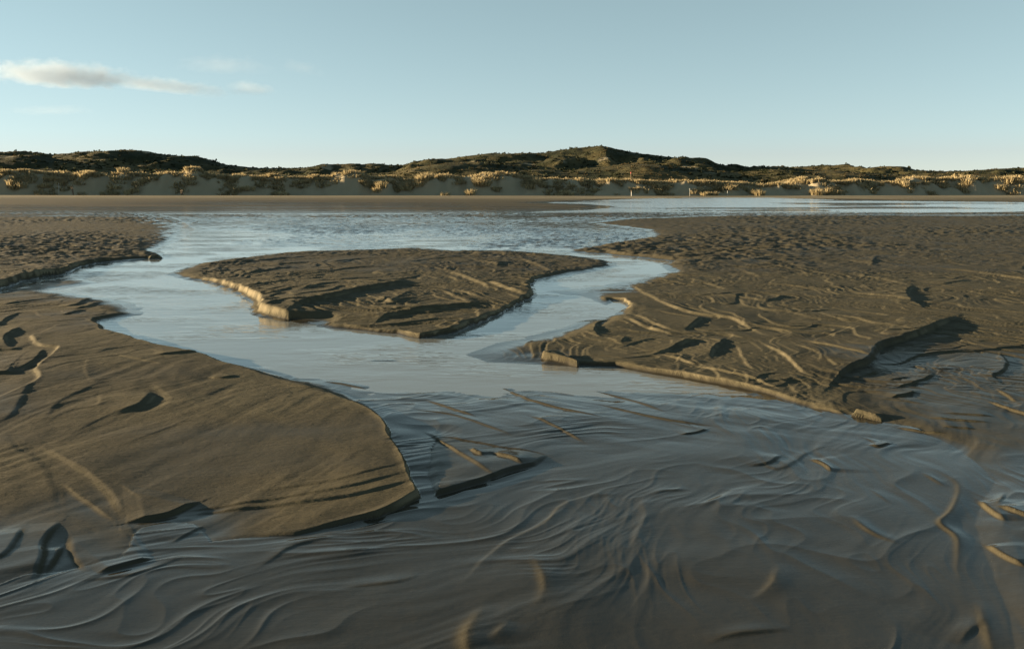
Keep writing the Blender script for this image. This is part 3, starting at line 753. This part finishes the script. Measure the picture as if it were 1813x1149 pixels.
M_MARRAM = grass_material('marram_blades', (.25, .21, .12), (.37, .315, .195))
M_SCRUB = grass_material('scrub_leaves', (.009, .013, .008), (.030, .034, .016))
M_DRYSCRUB = grass_material('dry_scrub_leaves', (.04, .034, .017), (.08, .065, .032))


def blades(n, rad, hgt, wid, r, lean=.6):
    """a tussock of bent blades: vertices and triangles"""
    co, fa = [], []
    for i in range(n):
        an = r.uniform(0, 2 * math.pi)
        rr = rad * math.sqrt(r.uniform(0, 1)) * .75
        bx, by = rr * math.cos(an), rr * math.sin(an)
        h = hgt * r.uniform(.55, 1.05) * (1 - .45 * (rr / rad) ** 2)
        ln = lean * rad * (.25 + rr / rad) * r.uniform(.5, 1.2)
        a2 = an + r.uniform(-.7, .7)
        dx, dy = math.cos(a2), math.sin(a2)
        sx, sy = -dy * wid, dx * wid
        a3 = r.uniform(0, math.pi)
        sx, sy = math.cos(a3) * wid, math.sin(a3) * wid
        k0 = len(co)
        co += [(bx - sx, by - sy, -.12), (bx + sx, by + sy, -.12),
               (bx + dx * ln * .35 - sx * .8, by + dy * ln * .35 - sy * .8, h * .6), (bx + dx * ln * .35 + sx * .8, by + dy * ln * .35 + sy * .8, h * .6),
               (bx + dx * ln, by + dy * ln, h * .95)]
        fa += [(k0, k0 + 1, k0 + 3), (k0, k0 + 3, k0 + 2), (k0 + 2, k0 + 3, k0 + 4)]
    return np.array(co), np.array(fa)

TUSS = []
for k in range(7):
    r_ = random.Random(100 + k)
    co, fa = blades(90, .62 + .2 * r_.random(), .62 + .25 * r_.random(), .045, r_)
    TUSS.append((co, fa, tri_mesh('marram_tussock', co, fa, M_MARRAM)))


def tussock(x, y, s, label, group, sink=0.0, flat=1.0):
    o = bpy.data.objects.new('marram_tussock', TUSS[random.randrange(7)][2])
    C.objects.link(o)
    o.location = (x, y, on_dune(x, y) - sink)
    o.scale = (s, s, s * flat)
    o.rotation_euler = (0, 0, random.uniform(0, 6.28))
    tag(o, label, 'grass', group)
    return o


def at_row(px, Y):
    return (px - 906.5) * Y / FPX

for (px, Y, s) in LONE:
    Y = 197.5 + (Y - 193) * .72
    tussock(at_row(px, Y), Y, s * 1.2, 'golden marram tussock on the bare lower sand slope of the foredune', 'lone marram tussocks on the dune slope', .05)
# tussocks that crowd the crest
cnt = 0
for i in range(4000):
    px = random.uniform(-20, 1840)
    Y = random.uniform(201, 211)
    x = at_row(px, Y)
    crest = 208.5 + 3 * float(perlin(np.array([x * .035]), np.array([0.0]), 203)[0])
    dd = crest - Y
    cover = float(fbm(np.array([x * .2]), np.array([Y * .2]), 2, 240)[0])
    if dd < -2 or dd > 6 or cover < -.22 + .07 * max(dd, 0): continue
    tussock(x, Y, random.uniform(1.3, 2.3), 'golden marram tussock crowding the crest of the foredune', 'marram tussocks along the foredune crest', .05, random.uniform(.6, .85))
    cnt += 1
    if cnt >= 235: break


def merged(name, mats, spots, kinds):
    cos, fas, n = [], [], 0
    for (x, y, z, s, rz, k, fl) in spots:
        co, fa = kinds[k]
        c_, s_ = math.cos(rz), math.sin(rz)
        P = np.empty_like(co)
        P[:, 0] = x + s * (co[:, 0] * c_ - co[:, 1] * s_)
        P[:, 1] = y + s * (co[:, 0] * s_ + co[:, 1] * c_)
        P[:, 2] = z + s * fl * co[:, 2]
        cos.append(P); fas.append(fa + n); n += len(co)
    me = tri_mesh(name, np.concatenate(cos), np.concatenate(fas), mats)
    o = bpy.data.objects.new(name, me); C.objects.link(o)
    return o

# the rest of the grass: a mass nobody could count
n = 8500
gx_ = rng.uniform(-1, 1, n); gyy = rng.uniform(201.5, 221, n)
gxx = gx_ * gyy * .78
zz, _ = dune_height(gxx, gyy)
cr = 208.5 + 3 * perlin(gxx * .035, gxx * 0, 203)
cov = fbm(gxx * .2, gyy * .2, 2, 240)
keep = cov > -.3 + .09 * np.clip(cr - gyy, 0, 20)
tk = []
for k in range(5):
    co, fa = blades(18, .85, .75, .1, random.Random(300 + k))
    tk.append((co, fa))
sp = [(gxx[i], gyy[i], zz[i] - .05, rng.uniform(.8, 1.7), rng.uniform(0, 6.28), int(rng.integers(5)), rng.uniform(.7, 1.1)) for i in np.nonzero(keep)[0]]
gr = merged('dune_grass', M_MARRAM, sp, tk)
tag(gr, 'dense golden marram grass cover behind and along the foredune crest', 'grass', kind='stuff')


def leafball(n, r, seed):
    rr = np.random.default_rng(seed)
    co, fa = [], []
    for i in range(n):
        d = rr.normal(size=3); d /= np.linalg.norm(d); d[2] = abs(d[2])
        p = d * rr.uniform(.45, 1.0) * np.array([1, 1, .8])
        a_ = rr.normal(size=3); a_ /= np.linalg.norm(a_)
        b_ = np.cross(a_, rr.normal(size=3)); b_ /= np.linalg.norm(b_)
        s = r * rr.uniform(.6, 1.3)
        k0 = len(co)
        co += [p - a_ * s, p + b_ * s * .8, p + a_ * s, p - b_ * s * .8]
        fa += [(k0, k0 + 1, k0 + 2), (k0, k0 + 2, k0 + 3)]
    return np.array(co), np.array(fa)

lk = [leafball(18, .38, 400 + k) for k in range(5)]
n = 9000
sy_ = 248 + 160 * rng.uniform(0, 1, n) ** 1.2
sx_ = rng.uniform(-1, 1, n) * sy_ * .72
zz, _ = dune_height(sx_, sy_)
nn = fbm(sx_ * .045, sy_ * .045, 3, 250)
big = rng.uniform(0, 1, n)
spA = [(sx_[i], sy_[i], zz[i] - .2, rng.uniform(.45, 1.0) + (.35 if big[i] > .97 else 0), rng.uniform(0, 6.28), int(rng.integers(5)), rng.uniform(.6, 1.2)) for i in np.nonzero(nn > -.12)[0]]
spB = [(sx_[i], sy_[i], zz[i] - .2, rng.uniform(.4, .9), rng.uniform(0, 6.28), int(rng.integers(5)), rng.uniform(.5, .9)) for i in np.nonzero((nn <= -.12))[0]]
tag(merged('dune_scrub', M_SCRUB, spA, lk), 'dark green low scrub covering the dune hills', 'scrub', kind='stuff')
tag(merged('dry_dune_scrub', M_DRYSCRUB, spB, lk), 'dry brown scrub patches between the green on the dune hills', 'scrub', kind='stuff')

# ------------------------------------------------------------------ posts and brushwood on the dune foot
def plain(name, col, rough=.6):
    k = NT(name)
    p = k.n('ShaderNodeBsdfPrincipled')
    n_ = k.noise(k.mapv((1, 1, 1)), 6, 4)
    k.l(k.mix(n_, tuple(q * .75 for q in col), tuple(min(1, q * 1.1) for q in col)), p.inputs['Base Color'])
    p.inputs['Roughness'].default_value = rough
    k.l(p.outputs[0], k.out.inputs['Surface'])
    return k.m

M_POST = plain('weathered_white_paint', (.42, .42, .40))
M_RED = plain('red_paint', (.45, .06, .06))
M_TWIG = plain('grey_brown_twigs', (.16, .12, .08), .9)


def tube(path, radii, seg=8):
    co, fa = [], []
    P = np.array(path, float)
    for i, p in enumerate(P):
        d = P[min(i + 1, len(P) - 1)] - P[max(i - 1, 0)]
        d /= np.linalg.norm(d) + 1e-9
        ref = np.array([1, 0, 0]) if abs(d[2]) > .5 else np.array([0, 0, 1])
        a_ = np.cross(d, ref); a_ /= np.linalg.norm(a_)
        b_ = np.cross(d, a_)
        for k in range(seg):
            t = 2 * math.pi * k / seg
            co.append(p + radii[i] * (math.cos(t) * a_ + math.sin(t) * b_))
    for i in range(len(P) - 1):
        for k in range(seg):
            q = i * seg + k; q2 = i * seg + (k + 1) % seg
            fa.append((q, q2, q2 + seg, q + seg))
    co.append(P[-1]); top = len(co) - 1
    for k in range(seg):
        q = (len(P) - 1) * seg + k; q2 = (len(P) - 1) * seg + (k + 1) % seg
        fa.append((q, q2, top, top))
    co = np.array(co)
    tri = []
    for f in fa:
        tri.append((f[0], f[1], f[2]))
        if f[2] != f[3]: tri.append((f[0], f[2], f[3]))
    return co, np.array(tri)


def post(px, Y, h, rad, mat, label, cap=None):
    x = at_row(px, Y)
    root = bpy.data.objects.new('marker_post', None); C.objects.link(root)
    root.location = (x, Y, on_dune(x, Y))
    tag(root, label, 'post')
    co, fa = tube([(0, 0, -.4), (.01, 0, h * .5), (0, 0, h - .04), (0, 0, h)], [rad, rad, rad * .95, rad * .7])
    o = bpy.data.objects.new('shaft', tri_mesh('shaft', co, fa, mat, True)); C.objects.link(o); o.parent = root
    co, fa = tube([(0, 0, h - .35), (0, 0, h - .02), (0, 0, h + .03)], [rad * 1.35, rad * 1.35, rad * .8])
    o = bpy.data.objects.new('top_band', tri_mesh('top_band', co, fa, cap or mat, True)); C.objects.link(o); o.parent = root
    return root

post(1118, 197, 1.45, .08, M_POST, 'stout white post with brown top standing at the dune foot by the far pool', M_TWIG)
post(1221, 197, 1.9, .032, M_POST, 'thin tall white post at the dune foot beside two small tussocks')
post(1288, 199, 1.35, .032, M_POST, 'short thin white post on bare sand past the pair of small tussocks')
post(104, 202, 2.4, .032, M_POST, 'tall thin white post on the shaded dune slope beside a leaning brushwood bundle')
post(1117, 208, 2.4, .07, M_TWIG, 'brown pole with red top rising from marram on the dune crest', M_RED)


def brush(px, Y, h, lean, label, spread=.35):
    x = at_row(px, Y)
    root = bpy.data.objects.new('brushwood_bundle', None); C.objects.link(root)
    root.location = (x, Y, on_dune(x, Y))
    tag(root, label, 'brushwood')
    r_ = random.Random(int(px))
    for k in range(26):
        a_ = r_.uniform(0, 6.28); q = r_.uniform(.05, spread)
        tx, ty = q * math.cos(a_) + lean, q * math.sin(a_)
        hh = h * r_.uniform(.7, 1.0)
        co, fa = tube([(.25 * tx * .2, .2 * ty, -.2), (tx * .5, ty * .6, hh * .5), (tx + r_.uniform(-.1, .1), ty * 1.3, hh)], [.03, .022, .008], 4)
        o = bpy.data.objects.new('twig', tri_mesh('twig', co, fa, M_TWIG)); C.objects.link(o); o.parent = root

brush(131, 199, 2.6, -.55, 'tall leaning brushwood bundle standing upright on the shaded foot of the dune')
brush(323, 198.5, 1.7, -.25, 'short reddish brushwood bundle behind a small dark tussock at the dune foot', .4)

# ------------------------------------------------------------------ clouds
def cloud_material(name, dens, scale, soft):
    k = NT(name)
    tc = k.n('ShaderNodeTexCoord')
    ln = k.n('ShaderNodeVectorMath', operation='LENGTH')
    k.l(tc.outputs['Object'], ln.inputs[0])
    body = k.math('SUBTRACT', 1.0, ln.outputs['Value'])
    g = k.mapv((1 / scale, 1 / scale, 1.5 / scale))
    n_ = k.noise(g, 1.0, 5, .6, .3)
    d = k.math('ADD', k.math('MULTIPLY', body, 1.3), k.math('MULTIPLY', k.math('SUBTRACT', n_, .62), 2.2))
    d = k.math('MULTIPLY', k.math('DIVIDE', d, soft, True), dens)
    vol = k.n('ShaderNodeVolumePrincipled')
    vol.inputs['Color'].default_value = (.40, .48, .60, 1)
    vol.inputs['Anisotropy'].default_value = .2
    k.l(d, vol.inputs['Density'])
    k.l(vol.outputs[0], k.out.inputs['Volume'])
    return k.m


def cloud(px, py, wpx, hpx, dist, mat, label, seed, tilt=0):
    bm = bmesh.new()
    bmesh.ops.create_icosphere(bm, subdivisions=4, radius=1.0)
    r_ = np.random.default_rng(seed)
    for v in bm.verts:
        c = v.co
        f = 1 + .14 * float(perlin(np.array([c.x * 2.2 + seed]), np.array([c.y * 2.2 + c.z * 3.1]), seed)[0])
        v.co = c * f
        if v.co.z < -.55: v.co.z = -.55 + (v.co.z + .55) * .3
    me = bpy.data.meshes.new('cloud'); bm.to_mesh(me); bm.free()
    me.materials.append(mat)
    o = bpy.data.objects.new('cloud', me); C.objects.link(o)
    o.location = ((px - 906.5) * dist / FPX, dist, CAM_H + (HOR - py) * dist / FPX)
    o.scale = (wpx / 2 * dist / FPX, wpx / 3.2 * dist / FPX, hpx / 2 * dist / FPX)
    o.rotation_euler = (0, math.radians(tilt), 0)
    tag(o, label, 'cloud')

CD = 3000
M_CL = cloud_material('cumulus', .0062, 55, .5)
M_CL2 = cloud_material('thin_cumulus', .0036, 60, .6)
M_CL3 = cloud_material('cloud_wisp', .0010, 60, .8)
cloud(108, 134, 320, 58, CD, M_CL, 'long flat white cumulus cloud, the brightest and largest in the sky', 11, 2)
cloud(285, 152, 300, 32, CD + 150, M_CL2, 'grey drawn-out cloud trailing from the end of the large white cloud', 12, 6)
cloud(440, 158, 110, 36, CD + 100, M_CL2, 'small faint puff of cloud at the tip of the grey trail', 13, 3)
cloud(395, 116, 200, 44, CD + 400, M_CL3, 'faint thin cloud above the grey trail', 14, 2)
cloud(535, 122, 110, 34, CD + 300, M_CL3, 'faintest small wisp of cloud standing apart from the others', 15, 8)
cloud(90, 196, 190, 22, CD + 600, M_CL3, 'thin low streak of cloud under the large white cloud', 16, -2)
